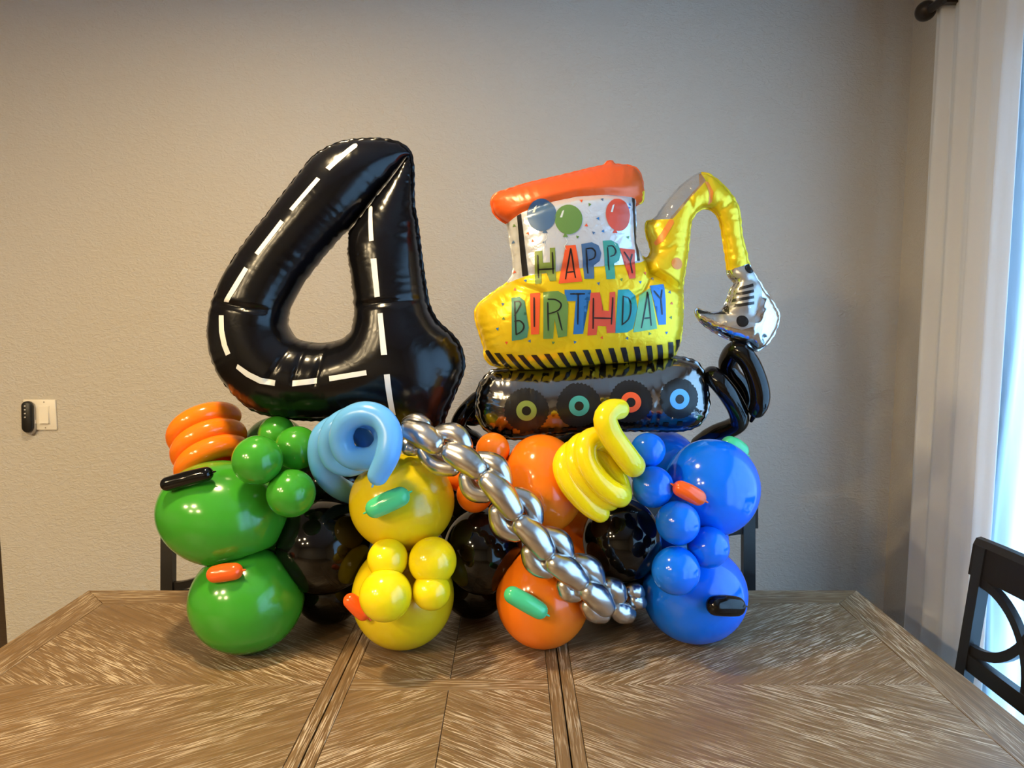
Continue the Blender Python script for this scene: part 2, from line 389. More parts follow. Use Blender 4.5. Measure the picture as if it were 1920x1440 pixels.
tpart('veneer_panel', rect(SR+sb, TX1-bw, TM, TY1-bw), WP); tpart('veneer_panel', rect(SR+sb, TX1-bw, TY0+bw, TM), WN)
tpart('veneer_panel', rect(lx0, lm, TM+mb, TY1-bw), WN); tpart('veneer_panel', rect(lm, lx1, TM+mb, TY1-bw), WP)
tpart('veneer_panel', rect(lx0, lm, TY0+bw, TM-mb), WP); tpart('veneer_panel', rect(lm, lx1, TY0+bw, TM-mb), WN)
for (x0, x1, y0, y1) in ((TX0+.05, TX1-.05, TY0+.095, TY0+.12), (TX0+.05, TX1-.05, TY1-.12, TY1-.095), (TX0+.05, TX0+.075, TY0+.12, TY1-.12), (TX1-.075, TX1-.05, TY0+.12, TY1-.12)):
    link('apron', box_me('apron', x0-tb.location.x, x1-tb.location.x, y0-TM, y1-TM, TZ-0.13, TZ-0.032, bevel=0.002), WX, tb, smooth=False)
for sx in (-1, 1):
    for sy in (-1, 1):
        cx = sx*((TX1-TX0)/2-0.052); cy = sy*((TY1-TY0)/2-0.11)
        bm = bmesh.new(); box(bm, -0.045, 0.045, -0.045, 0.045, 0, TZ-0.03)
        for v in bm.verts:
            if v.co.z < 0.1: v.co.x *= 0.7; v.co.y *= 0.7
        bmesh.ops.bevel(bm, geom=bm.edges[:], offset=0.004, segments=2, affect='EDGES')
        link('leg', bm_mesh(bm, 'leg'), WX, tb, (cx, cy, 0), smooth=False)

# ------------------------------------------------------------------ chairs
CW = 0.235; CT = 0.985
def bar(bm, P, wdt, thk, up=(0, 1, 0)):
    """flat bar following points in the chair-back plane"""
    prev = None; n = len(P)
    for i, p in enumerate(P):
        t = (Vector(P[min(n-1, i+1)]) - Vector(P[max(0, i-1)])).normalized(); u = Vector(up); s = t.cross(u).normalized(); u = s.cross(t).normalized()
        c = Vector(p); ring = [bm.verts.new(c + s*a*wdt/2 + u*b_*thk/2) for a, b_ in ((-1, -1), (1, -1), (1, 1), (-1, 1))]
        if prev:
            for k in range(4): bm.faces.new((prev[k], prev[(k+1) % 4], ring[(k+1) % 4], ring[k]))
        else: bm.faces.new(ring[::-1])
        prev = ring
    bm.faces.new(prev)
def make_chair():
    """back of the chair stands at local y = 0, the seat reaches to -y"""
    P = {}
    m = M['chair']
    bm = bmesh.new(); box(bm, -0.235, 0.235, -0.40, 0.0, 0.44, 0.475); bmesh.ops.bevel(bm, geom=bm.edges[:], offset=0.008, segments=2, affect='EDGES')
    P['seat'] = [(bm_mesh(bm, 'seat'), (0, 0, 0))]
    def lean(z): return 0.0 + max(0, z-0.45)*0.10 + max(0, 0.45-z)*0.10
    posts = []
    for s in (-1, 1):
        bm = bmesh.new(); bar(bm, [(s*(CW-0.019), lean(z), z) for z in (0, 0.2, 0.45, 0.6, 0.75, 0.9, CT-0.02)], 0.038, 0.028)
        posts.append((bm_mesh(bm, 'rear_leg'), (0, 0, 0)))
    P['rear_leg'] = posts
    P['leg'] = []
    for s in (-1, 1):
        bm = bmesh.new(); box(bm, -0.018, 0.018, -0.018, 0.018, 0, 0.44); P['leg'].append((bm_mesh(bm, 'leg'), (s*0.21, -0.375, 0)))
    # broad top rail, a little wider than the posts
    bm = bmesh.new(); V = []
    prof = [(-0.014, 0.885), (-0.014, 0.965), (-0.008, 0.982), (0.004, 0.985), (0.014, 0.975), (0.014, 0.885)]
    n = 13
    for i in range(n):
        x = -CW-0.008 + (2*CW+0.016)*i/(n-1); cv = 0.018*(1-(x/CW)**2)
        V.append([bm.verts.new((x, y + lean(z) + cv, z)) for y, z in prof])
    for i in range(n-1):
        for k in range(6): bm.faces.new((V[i][k], V[i][(k+1) % 6], V[i+1][(k+1) % 6], V[i+1][k]))
    bm.faces.new(V[0][::-1]); bm.faces.new(V[-1]); bmesh.ops.recalc_face_normals(bm, faces=bm.faces[:])
    P['top_rail'] = [(bm_mesh(bm, 'top_rail'), (0, 0, 0))]
    bm = bmesh.new(); zr = 0.665
    bar(bm, [(-CW+0.02, lean(zr), zr), (CW-0.02, lean(zr), zr)], 0.045, 0.020)
    P['lower_rail'] = [(bm_mesh(bm, 'lower_rail'), (0, 0, 0))]
    z0, z1 = 0.688, 0.888; hx = CW-0.036
    arcs = []
    for s in (-1, 1):
        for up in (0, 1):
            pts = []
            for k in range(15):
                a = k/14*pi/2
                x = s*(hx - (hx-0.0)*math.sin(a)); zz = (1-math.cos(a))
                z = z0 + 0.012 + (z1-z0)*zz if not up else z1 - 0.012 - (z1-z0)*zz
                pts.append((x, lean(z), min(max(z, z0-0.01), z1+0.01)))
            bm = bmesh.new(); bar(bm, pts, 0.024, 0.016 if up else 0.0155); arcs.append((bm_mesh(bm, 'curved_slat'), (0, 0, 0)))
    P['curved_slat'] = arcs
    bm = bmesh.new(); box(bm, -0.20, 0.20, -0.385, -0.365, 0.38, 0.44); P['apron'] = [(bm_mesh(bm, 'apron'), (0, 0, 0))]
    P['stretcher'] = []
    for s in (-1, 1):
        bm = bmesh.new(); box(bm, -0.01, 0.01, -0.37, 0.03, 0.18, 0.205); P['stretcher'].append((bm_mesh(bm, 'stretcher'), (s*0.21, 0, 0)))
    for nm in P:
        for me, _ in P[nm]: me.materials.append(m)
    return P
CH = make_chair()
def chair(x, y, rz, label):
    t = empty('dining_chair', (x, y, 0), rz); tag(t, label, 'chair', 'black dining chairs')
    for nm in CH:
        for me, loc in CH[nm]: link(nm, me, None, t, loc, smooth=False)
    return t
pl = unproj(299, 926, 2.25); pr = unproj(1420, 906, 2.25)
chair(pl.x + CW + 0.008, 2.20, 0, 'black wooden dining chair behind the green balloons')
chair(pr.x - CW - 0.008, 2.20, 0, 'black wooden dining chair behind the blue balloons')
chair(1.165, 1.585, -pi/2, 'black wooden dining chair with curved slats in front of the sheer curtain')

# ------------------------------------------------------------------ inflated foil shapes
def pip(P, poly):
    x, y = P[:, 0], P[:, 1]; ins = np.zeros(len(P), bool); n = len(poly); j = n-1
    for i in range(n):
        xi, yi = poly[i]; xj, yj = poly[j]
        c = ((yi > y) != (yj > y))
        with np.errstate(divide='ignore', invalid='ignore'):
            ins ^= c & (x < (xj-xi)*(y-yi)/(yj-yi) + xi)
        j = i
    return ins
def smooth_loop(poly, sharp=(), n=6):
    """closed Catmull-Rom loop"""
    P = [Vector((p[0], p[1])) for p in poly]; m = len(P); out = []
    for i in range(m):
        a, b, c, d = P[i-1], P[i], P[(i+1) % m], P[(i+2) % m]
        for k in range(n):
            t = k/n; q = 0.5*((2*b)+(c-a)*t+(2*a-5*b+4*c-d)*t*t+(3*b-a-3*c+d)*t**3); out.append((q.x, q.y))
    return out
def redist(poly, s, closed=True):
    P = [Vector(p) for p in poly]
    if closed: P = P + [P[0]]
    q, L = resample(P, s); q = [(p.x, p.y) for p in q]
    return q[:-1] if closed else q
def seg_dist(P, line):
    d = np.full(len(P), 9.0)
    for a, b in zip(line[:-1], line[1:]):
        a = np.array(a); b = np.array(b); ab = b-a; t = np.clip(((P-a)@ab)/(ab@ab+1e-12), 0, 1); d = np.minimum(d, np.linalg.norm(P-(a+t[:, None]*ab), axis=1))
    return d
def pillow(outer, holes=(), s=0.006, k=1.0, creases=(), dividers=(), region=None, pucker=0.0022, lam=0.022, hmax=None, seed=1):
    """inflate a flat outline (x, z): returns verts, triangles by region, outline loops, height field tree"""
    loops = [redist(l, s) for l in (outer, *holes)]
    divs = [redist(d, s, False) for d in dividers]
    V = []; E = []
    for l in loops:
        b0 = len(V); V += l; E += [(b0+i, b0+(i+1) % len(l)) for i in range(len(l))]
    nb = len(V)
    for d in divs:
        b0 = len(V); V += d; E += [(b0+i, b0+i+1) for i in range(len(d)-1)]
    B = np.array(V); lo = B.min(0); hi = B.max(0)
    ys = np.arange(lo[1], hi[1], s*0.866); G = []
    for j, y in enumerate(ys):
        xs = np.arange(lo[0] + (s/2 if j % 2 else 0), hi[0], s); G.append(np.stack([xs, np.full(len(xs), y)], 1))
    G = np.concatenate(G)
    def inside(P):
        r = pip(P, outer)
        for h in holes: r &= ~pip(P, h)
        return r
    G = G[inside(G)]
    dm = np.full(len(G), 9.0)
    for i in range(0, len(B), 64): dm = np.minimum(dm, np.linalg.norm(G[:, None]-B[None, i:i+64], axis=2).min(1))
    G = G[dm > s*0.55]
    allp = [Vector(p) for p in np.concatenate([B, G])]
    vv, ee, ff, ov, oe, of = delaunay_2d_cdt(allp, E, [], 0, 1e-6)
    P = np.array([(p.x, p.y) for p in vv]); T = np.array([f for f in ff if len(f) == 3])
    cen = P[T].mean(1); keep = inside(cen); T = T[keep]; cen = cen[keep]
    bnd = np.zeros(len(P), bool)
    for i, o_ in enumerate(ov):
        if any(q < nb for q in o_): bnd[i] = True
    Ed = np.unique(np.sort(np.concatenate([T[:, [0, 1]], T[:, [1, 2]], T[:, [2, 0]]]), axis=1), axis=0)
    a, b = Ed[:, 0], Ed[:, 1]; deg = np.bincount(a, minlength=len(P)) + np.bincount(b, minlength=len(P)); deg = np.maximum(deg, 1)
    phi = np.zeros(len(P)); prev = phi.copy(); src = s*s/2; free = ~bnd
    om = 1.0; rho = 0.9992
    for it in range(900):
        sm = (np.bincount(a, phi[b], minlength=len(P)) + np.bincount(b, phi[a], minlength=len(P)))/deg + src
        om = 1/(1-rho*rho*om/4) if it > 0 else 1/(1-rho*rho/2)
        nw = np.where(free, om*(sm-prev)+prev, 0) if it > 0 else np.where(free, sm, 0)
        prev, phi = phi, nw
    h = np.sqrt(np.maximum(phi, 0))*k
    if hmax: h = hmax*np.tanh(h/hmax)
    # creases pressed into the foil
    for line, dep, wd in creases:
        h *= 1 - dep*np.exp(-(seg_dist(P, line)/wd)**2)
    # puckers running in from the seam
    bp = P[bnd]; arc = np.zeros(len(P)); dd = np.full(len(P), 9.0); off = 0.0
    for l in loops:
        L = np.array(l); seg = np.linalg.norm(np.roll(L, -1, 0)-L, axis=1); cum = np.concatenate([[0], np.cumsum(seg)[:-1]])
        for i in range(0, len(L), 64):
            D = np.linalg.norm(P[:, None]-L[None, i:i+64], axis=2); j = D.argmin(1); d = D.min(1); u = d < dd
            dd[u] = d[u]; arc[u] = off + cum[i+j[u]]
        off += cum[-1]+1.0
    ph = seed*1.7
    wv = np.sin(2*pi*arc/lam + 2.2*np.sin(arc*31+ph)+ph)*(0.55+0.45*np.sin(arc*47+ph*2))
    env = np.exp(-dd/0.030)*(1-np.exp(-dd/0.004))
    h = np.where(bnd, 0, np.maximum(h + pucker*wv*env*1.6, 0.0008))
    reg = np.array([region(c) for c in cen]) if region else np.zeros(len(T), int)
    return dict(P=P, T=T, h=h, bnd=bnd, reg=reg, loops=loops)
def pillow_mesh(pw, r=None, name='foil'):
    P, T, h, bnd = pw['P'], pw['T'], pw['h'], pw['bnd']
    if r is not None: T = T[pw['reg'] == r]
    used = np.unique(T); fi = {}; bi = {}; V = []
    for i in used:
        fi[i] = len(V); V.append((P[i, 0], -h[i], P[i, 1]))
        if bnd[i]: bi[i] = fi[i]
        else: bi[i] = len(V); V.append((P[i, 0], h[i], P[i, 1]))
    Fc = []
    for t in T:
        p0, p1, p2 = P[t[0]], P[t[1]], P[t[2]]
        if (p1[0]-p0[0])*(p2[1]-p0[1])-(p1[1]-p0[1])*(p2[0]-p0[0]) < 0: t = t[::-1]
        Fc.append((fi[t[0]], fi[t[1]], fi[t[2]])); Fc.append((bi[t[2]], bi[t[1]], bi[t[0]]))
    return mesh(name, V, Fc)
def seam_mesh(loop, wd=0.006, sign=1, seed=0):
    """flat welded rim outside the outline, lightly frilled"""
    n = len(loop); V = []; Fc = []; r = random.Random(seed)
    ar = sum(loop[i][0]*loop[(i+1) % n][1]-loop[(i+1) % n][0]*loop[i][1] for i in range(n)); sg = (1 if ar > 0 else -1)*sign
    for i in range(n):
        t = Vector((loop[(i+1) % n][0]-loop[i-1][0], loop[(i+1) % n][1]-loop[i-1][1])).normalized(); nx, nz = t.y*sg, -t.x*sg
        wv = 0.0016*math.sin(i*1.3)+0.001*math.sin(i*0.47)
        x, z = loop[i]; w2 = wd*(0.75+0.3*math.sin(i*0.9)**2)
        for (q, y) in ((-0.001, -0.0005), (w2, wv-0.0004), (w2, wv+0.0004), (-0.001, 0.0005)): V.append((x+nx*q, y, z+nz*q))
    for i in range(n):
        j = (i+1) % n
        for k in range(3): Fc.append((4*i+k, 4*j+k, 4*j+k+1, 4*i+k+1))
    return mesh('seam', V, Fc)
def tree_of(pws):
    vs, fs = [], []
    for pw in pws:
        b = len(vs); vs += [(p[0], -hh, p[1]) for p, hh in zip(pw['P'], pw['h'])]; fs += [tuple(int(i)+b for i in t) for t in pw['T']]
    return BVHTree.FromPolygons(vs, fs)
def decal_me(name, poly, tree, off=0.0010, grid=0.007, hole=None, strip=None):
    """a printed patch laid on the front of the foil"""
    bm = bmesh.new()
    vs = [bm.verts.new((x, 0, z)) for x, z in poly]
    if hole:
        hv = [bm.verts.new((x, 0, z)) for x, z in hole]; n = len(poly)
        for i in range(n): bm.faces.new((vs[i], vs[(i+1) % n], hv[(i+1) % n], hv[i]))
    elif strip:
        hv = [bm.verts.new((x, 0, z)) for x, z in strip]
        for i in range(len(poly)-1): bm.faces.new((vs[i], vs[i+1], hv[i+1], hv[i]))
        poly = list(poly)+list(strip)
    else:
        bm.faces.new(vs); bmesh.ops.triangulate(bm, faces=bm.faces[:])
    xs = [p[0] for p in poly]; zs = [p[1] for p in poly]
    for ax, lo, hi in ((0, min(xs), max(xs)), (2, min(zs), max(zs))):
        k = math.floor(lo/grid)+1
        while k*grid < hi:
            co = [0, 0, 0]; no = [0, 0, 0]; co[ax] = k*grid; no[ax] = 1
            bmesh.ops.bisect_plane(bm, geom=bm.verts[:]+bm.edges[:]+bm.faces[:], plane_co=co, plane_no=no); k += 1
    bmesh.ops.triangulate(bm, faces=bm.faces[:])
    bad = []
    for v in bm.verts:
        loc, nor, idx, d = tree.ray_cast(Vector((v.co.x, -1, v.co.z)), Vector((0, 1, 0)))
        if loc is None: bad.append(v); continue
        if nor.y > 0: nor = -nor
        nor = (nor + Vector((0, -0.6, 0))).normalized()
        v.co = loc + nor*off
    if bad: bmesh.ops.delete(bm, geom=bad, context='VERTS')
    for f in bm.faces:
        f.normal_update()
        if f.normal.y > 0: f.normal_flip()
    return bm_mesh(bm, name)
def strip_of(P, wd):
    q = stroke_poly(P, wd); n = len(q)//2
    return q[:n], q[n:][::-1]
def stroke_poly(P, wd):
    """outline of a brush line through points"""
    if len(P) > 2: Q = [(p.x, p.y) for p in catmull([(*p, 0) for p in P], 5)]
    else: Q = [tuple(np.array(P[0])*(1-t)+np.array(P[1])*t) for t in np.linspace(0, 1, 6)]
    L, R = [], []
    n = len(Q)
    for i in range(n):
        a = Vector(Q[max(0, i-1)]); c = Vector(Q[min(n-1, i+1)]); t = (c-a).normalized(); w_ = wd/2*(0.65+0.35*math.sin(pi*min(1, (i+0.6)/n)))
        L.append((Q[i][0]-t.y*w_, Q[i][1]+t.x*w_)); R.append((Q[i][0]+t.y*w_, Q[i][1]-t.x*w_))
    return L + R[::-1]
def circle(cx, cz, r, n=28, rz=None, scal=0.0, teeth=0):
    rz = rz or r
    return [(cx+(r+scal*math.cos(teeth*a))*math.cos(a), cz+(rz+scal*math.cos(teeth*a))*math.sin(a)) for a in np.linspace(0, 2*pi, n, endpoint=False)]

# ------------------------------------------------------------------ the number four
FY = 1.80
org4 = unproj(640, 800, FY)
def L4(pts, sx=0.382, ox=380, oy=250):
    out = []
    for x, y in pts:
        p = unproj(ox+sx*x, oy+sx*y, FY); out.append((p.x-org4.x, p.z-org4.z))
    return out
outer4 = [(1010,85),(955,48),(850,32),(740,38),(650,58),(545,120),(485,195),(430,262),(330,390),(190,570),(110,700),(52,830),(32,960),(37,1050),(60,1130),(110,1220),(180,1300),(265,1362),(400,1392),(530,1403),(680,1400),(850,1395),(930,1420),(985,1480),(1090,1500),(1165,1450),(1190,1380),(1240,1260),(1275,1170),(1278,1110),(1258,1040),(1215,985),(1150,925),(1110,850),(1095,780),(1075,650),(1050,450),(1032,340),(1030,180),(1020,110)]
hole4 = [(1003,112),(924,223),(845,322),(776,412),(722,478),(716,520),(712,600),(726,690),(742,820),(744,900),(728,968),(682,1008),(600,1027),(520,1023),(458,1005),(420,970),(412,920),(432,850),(500,730),(600,600),(690,498),(716,474),(773,409),(842,319),(921,220)]
o4 = smooth_loop(L4(outer4), n=4); h4 = smooth_loop(L4(hole4), n=4)
cr4 = [(L4([(100,828),(350,870)]), 0.10, 0.006), (L4([(790,845),(1120,815)]), 0.09, 0.006), (L4([(380,1200),(480,1020)]), 0.06, 0.006), (L4([(600,1210),(640,1030)]), 0.06, 0.006), (L4([(500,1200),(540,1020)]), 0.06, 0.005)]
p4 = pillow(o4, [h4], 0.0062, 0.95, cr4, pucker=0.0011, seed=2)
n4 = empty('number_balloon', org4); tag(n4, 'giant black foil number four printed with white road dashes', 'balloon')
link('foil_body', pillow_mesh(p4), M['foil4'], n4)
link('seam', seam_mesh(p4['loops'][0], 0.006), M['foil4'], n4)
t4 = tree_of([p4])
dashes = [[(760,72),(772,70),(780,80),(778,92),(660,212),(640,198)], [(600,243),(618,255),(490,405),(472,393)], [(430,444),(449,457),(330,613),(310,600)],
 [(262,666),(283,677),(230,770),(190,832),(163,828),(205,760)], [(143,893),(170,893),(174,960),(190,1030),(207,1070),(182,1082),(162,1035),(147,970)],
 [(242,1120),(300,1158),(355,1184),(420,1195),(415,1221),(345,1211),(280,1178),(232,1140)], [(497,1197),(612,1184),(612,1210),(497,1223)],
 [(670,1175),(848,1145),(851,1168),(673,1199)], [(830,374),(840,366),(850,374),(868,542),(846,545)], [(855,628),(883,626),(903,806),(878,809)],
 [(895,885),(918,882),(945,1074),(917,1076)], [(930,1165),(957,1163),(973,1360),(948,1362)]]
for d in dashes: link('lane_mark', decal_me('lane_mark', L4(d), t4), M['mark'], n4)

# ------------------------------------------------------------------ the excavator
EY = 1.80
orgE = unproj(1090, 820, EY)
def LE(pts, sx=0.389, ox=860, oy=280):
    out = []
    for x, y in pts:
        p = unproj(ox+sx*x, oy+sx*y, EY); out.append((p.x-orgE.x, p.z-orgE.z))
    return out
def L3(pts): return LE(pts, 0.21875, 880, 440)      # coordinates of the lettering close-up
def LT(pts): return LE(pts, 1/3, 820, 640)          # coordinates of the track close-up
outE = [(160,240),(185,212),(240,195),(330,166),(430,143),(550,115),(640,92),(700,80),(718,60),(742,60),(752,74),(800,78),(850,90),(878,128),(888,190),(886,252),(852,272),
 (852,350),(850,440),(862,490),(900,528),(928,495),(915,440),(905,410),(906,352),(944,338),(1000,262),(1060,190),(1110,148),(1158,118),(1205,122),(1265,165),(1320,230),(1350,290),(1362,400),(1385,500),(1398,552),
 (1425,605),(1480,690),(1541,790),(1535,850),(1500,920),(1440,970),(1395,942),(1330,925),(1250,890),(1190,850),(1152,812),(1143,770),(1200,786),(1255,786),(1288,745),(1310,680),(1330,642),(1302,612),
 (1296,575),(1282,480),(1268,390),(1252,328),(1225,296),(1190,283),(1150,298),(1122,340),(1112,400),(1102,500),(1088,590),(1080,650),(1078,700),(1079,790),(1070,900),(1052,965),(1020,1008),
 (900,1024),(700,1038),(500,1052),(330,1064),(200,1048),(148,1030),(125,995),(125,965),(115,930),(100,880),(86,835),(80,785),(100,745),(180,682),(238,642),(264,590),(262,520),(250,450),(235,362),(208,345),(172,310),(160,270)]
oE = smooth_loop(LE(outE), n=4)
roof_line = LE([(225,368),(300,322),(440,275),(560,250),(700,241),(830,246),(870,275)])
cab_line = LE([(225,650),(330,616),(450,602),(560,585),(760,568),(850,556),(905,530)])
arm_line = LE([(893,535),(905,600),(1000,652),(1095,690)])
clear_line = LE([(900,345),(1014,345),(1062,292),(1104,240),(1176,162),(1158,106)])
bucket_line = LE([(1280,592),(1350,566),(1412,545)])
def poly_in(poly):
    A_ = LE(poly); return lambda c: bool(pip(np.array([c]), A_)[0])
in_roof = poly_in([(100,340),(225,368),(300,322),(440,275),(560,250),(700,241),(830,246),(846,262),(850,284),(905,286),(920,20),(100,20)])
in_cab = poly_in([(225,650),(330,616),(450,602),(560,585),(760,568),(850,556),(893,535),(880,400),(872,275),(830,246),(700,241),(560,250),(440,275),(300,322),(225,368),(200,500)])
in_arm = poly_in([(893,535),(905,600),(1000,652),(1110,694),(1260,640),(1280,592),(1350,566),(1412,545),(1440,200),(1150,60),(880,200),(870,540)])
in_clear = poly_in([(890,345),(1014,345),(1062,292),(1104,240),(1176,162),(1158,98),(1000,100)])
in_bucket = poly_in([(1100,700),(1280,592),(1350,566),(1412,545),(1650,600),(1650,1100),(1100,1100)])
in_corner = poly_in([(815,225),(900,225),(900,320),(815,320)])
def regE(c):
    if in_bucket(c): return 5
    if in_roof(c) and not in_arm(c): return 0
    if in_clear(c): return 4
    if in_arm(c): return 3
    if in_cab(c): return 1
    if in_corner(c): return 0
    return 2
crE = [(roof_line, 0.16, 0.010), (cab_line, 0.07, 0.012), (arm_line, 0.45, 0.010), (LE([(240,645),(400,700)]), 0.10, 0.007), (LE([(905,600),(860,690),(800,720)]), 0.10, 0.007), (bucket_line, 0.25, 0.010),
 (LE([(1110,300),(1090,180)]), 0.15, 0.006), (LE([(1200,280),(1190,130)]), 0.15, 0.006), (LE([(1240,310),(1330,240)]), 0.22, 0.006), (LE([(1260,350),(1345,335)]), 0.10, 0.004), (LE([(1275,420),(1360,425)]), 0.10, 0.004), (LE([(1285,500),(1385,490)]), 0.10, 0.004),
 (LE([(905,520),(1010,480)]), 0.12, 0.006), (LE([(1320,640),(1450,630)]), 0.16, 0.006), (LE([(1250,790),(1400,800),(1420,720)]), 0.22, 0.014)]
pE = pillow(oE, [], 0.0058, 0.95, crE, [roof_line, cab_line, arm_line, clear_line, bucket_line], regE, pucker=0.0017, hmax=0.125, seed=3)
trk = [(330,165),(280,195),(240,250),(220,330),(222,400),(250,465),(300,510),(430,545),(600,528),(1000,498),(1300,500),(1400,492),(1470,465),(1512,400),(1524,330),(1505,215),(1480,150),(1430,110),(1300,92),(1000,120),(700,145),(500,158)]
pT = pillow(smooth_loop(LT(trk), n=5), [], 0.0058, 1.0, [], pucker=0.0026, seed=5)
ex = empty('excavator_balloon', orgE); tag(ex, 'foil excavator balloon with yellow arm, reading happy birthday', 'balloon')
def seam_regions(loop, wd):
    full = seam_mesh(loop, wd); n = len(loop); c = np.array(loop); out = {}
    cen = pE['P'][pE['T']].mean(1)
    reg = [int(pE['reg'][((cen-c[i])**2).sum(1).argmin()]) for i in range(n)]
    V = [v.co.copy() for v in full.vertices]
    for r_ in set(reg):
        Fc = []
        for i in range(n):
            if reg[i] == r_:
                j = (i+1) % n
                for k_ in range(3): Fc.append((4*i+k_, 4*j+k_, 4*j+k_+1, 4*i+k_+1))
        used = sorted({q for f in Fc for q in f}); mp = {q: k_ for k_, q in enumerate(used)}
        out[r_] = mesh('seam', [V[q] for q in used], [[mp[q] for q in f] for f in Fc])
    return out
names = ['roof', 'cab', 'body', 'arm', 'arm_window', 'bucket']; mats = ['forange', 'fwhite', 'fyellow', 'fyellow', 'fwindow', 'fclear']
partlab = ['orange roof', 'white cab', 'yellow body', 'yellow arm', 'clear silver strip', 'silver bucket']
for r in range(6):
    o = link(names[r], pillow_mesh(pE, r, names[r]), M[mats[r]], ex); o['label'] = partlab[r]
for r_, me in seam_regions(pE['loops'][0], 0.0035).items(): link('seam', me, M[mats[r_]], ex)
tk = link('track', pillow_mesh(pT, None, 'track'), M['ftrack'], ex); tk['label'] = 'dark mirrored crawler track'
link('track_seam', seam_mesh(pT['loops'][0], 0.006, seed=3), M['ftrack'], ex)
tE = tree_of([pE]); tT = tree_of([pT])
C = {'olive': (0.20, 0.27, 0.05), 'red': (0.80, 0.10, 0.025), 'slate': (0.06, 0.13, 0.25), 'teal': (0.05, 0.30, 0.24), 'dteal': (0.06, 0.22, 0.14), 'green': (0.13, 0.25, 0.06), 'blue': (0.025, 0.16, 0.42), 'coral': (0.66, 0.08, 0.04), 'dcyan': (0.02, 0.30, 0.33), 'lgreen': (0.14, 0.46, 0.26), 'rblue': (0.03, 0.20, 0.58), 'skyring': (0.09, 0.35, 0.72), 'orange': (0.82, 0.25, 0.03)}
CM = {k_: plain('print_'+k_, v, 0.33, 0.1) for k_, v in C.items()}
letters = [
 ('olive', [(550,170),(612,165),(618,265),(675,262),(672,145),(715,143),(722,410),(672,415),(670,345),(605,345),(605,432),(553,437)], [[(575,200),(582,390)], [(692,180),(700,355)], [(580,318),(708,312)]]),
 ('red', [(800,127),(880,122),(932,418),(742,435)], [[(840,150),(798,400)], [(840,150),(878,390)], [(810,345),(872,338)]]),
 ('slate', [(925,115),(1010,100),(1065,125),(1088,190),(1075,250),(1030,285),(1028,395),(950,397)], [[(965,160),(978,355)], [(960,155),(1010,150),(1038,180),(1030,225),(985,245)]]),
 ('teal', [(1100,88),(1170,82),(1225,110),(1248,180),(1235,245),(1195,270),(1200,395),(1128,400)], [[(1138,140),(1152,328)], [(1138,132),(1180,130),(1205,165),(1195,200),(1160,215)]]),
 ('coral', [(1240,145),(1372,153),(1360,260),(1368,390),(1318,395),(1312,280)], [[(1275,175),(1330,250)], [(1345,190),(1330,250)], [(1330,250),(1340,350)]]),
 ('dteal', [(362,548),(430,540),(470,575),(475,640),(450,690),(490,720),(502,790),(490,870),(440,890),(365,900)], [[(388,575),(400,850)], [(388,580),(425,578),(438,600),(420,640),(385,695)], [(385,740),(430,735),(462,770),(450,815),(400,850)]]),
 ('red', [(512,515),(595,508),(585,845),(520,848)], [[(545,545),(547,785)]]),
 ('green', [(620,500),(740,495),(800,530),(820,600),(800,660),(770,690),(812,860),(740,872),(710,720),(700,880),(620,882)], [[(655,585),(660,815)], [(655,560),(720,565),(762,600),(740,650),(660,680)], [(735,665),(772,812)]]),
 ('blue', [(790,485),(1003,485),(1003,572),(945,572),(942,840),(862,845),(880,575),(795,577)], [[(835,518),(955,518)], [(900,520),(898,765)]]),
 ('coral', [(1000,510),(1075,505),(1085,650),(1150,655),(1155,505),(1200,500),(1205,832),(1135,835),(1130,780),(1060,775),(1052,850),(978,855)], [[(1022,550),(1022,800)], [(1180,545),(1170,765)], [(1030,712),(1170,715)]]),
 ('dcyan', [(1222,485),(1310,480),(1370,530),(1382,640),(1350,800),(1300,830),(1203,835)], [[(1265,540),(1260,770)], [(1262,535),(1315,560),(1328,640),(1310,720),(1255,770)]]),
 ('lgreen', [(1400,530),(1490,470),(1552,800),(1352,830)], [[(1468,500),(1418,795)], [(1468,500),(1500,775)], [(1440,715),(1490,710)]]),
 ('rblue', [(1488,450),(1610,435),(1622,560),(1628,765),(1565,770),(1565,640)], [[(1520,490),(1580,560)], [(1590,480),(1580,560)], [(1580,560),(1592,685)]])]
for i, (c, poly, strokes) in enumerate(letters):
    lt = link('letter', decal_me('letter', L3(poly), tE, 0.0012+0.0003*(i % 2)), CM[c], ex)
    lt['label'] = 'letter ' + 'HAPPYBIRTHDAY'[i] + (' of happy' if i < 5 else ' of birthday')
    for st in strokes:
        l_, r_ = strip_of(L3(st), 0.0036)
        link('brush_stroke', decal_me('stroke', l_, tE, 0.0024, strip=r_), M['fprint'], lt)
# hazard stripes along the lower edge
tops = [(150,985),(240,1005),(340,1012),(435,1020),(545,1018),(650,1008),(758,998),(860,988),(965,975),(1068,968),(1175,960),(1275,955),(1385,948),(1490,942),(1583,935),(1680,915),(1755,895)]
for i, (x, y) in enumerate(tops):
    u = i/(len(tops)-1); dx = 118*(1-u)+28*u; yb = 1155 - 80*u
    link('hazard_stripe', decal_me('hazard_stripe', L3([(x-23, y), (x+23, y-2), (x+dx*0.6+24, y+(yb-y)*0.62), (x+dx+30, yb), (x+dx-16, yb), (x+dx*0.6-22, y+(yb-y)*0.62)]), tE, 0.0013), M['fprint'], ex)
for pts in ([(281,335),(299,326),(332,616),(306,620)], [(820,250),(835,250),(848,548),(836,550)]):
    link('window_post', decal_me('window_post', LE(pts), tE, 0.0013), M['fprint'], ex)
def tear(cx, cy, rx, ry, kx, ky):
    P = [(cx+rx*math.cos(a), cy+ry*math.sin(a)*(1.0 if math.sin(a) < 0 else 1.08)) for a in np.linspace(0, 2*pi, 30, endpoint=False)]
    return P
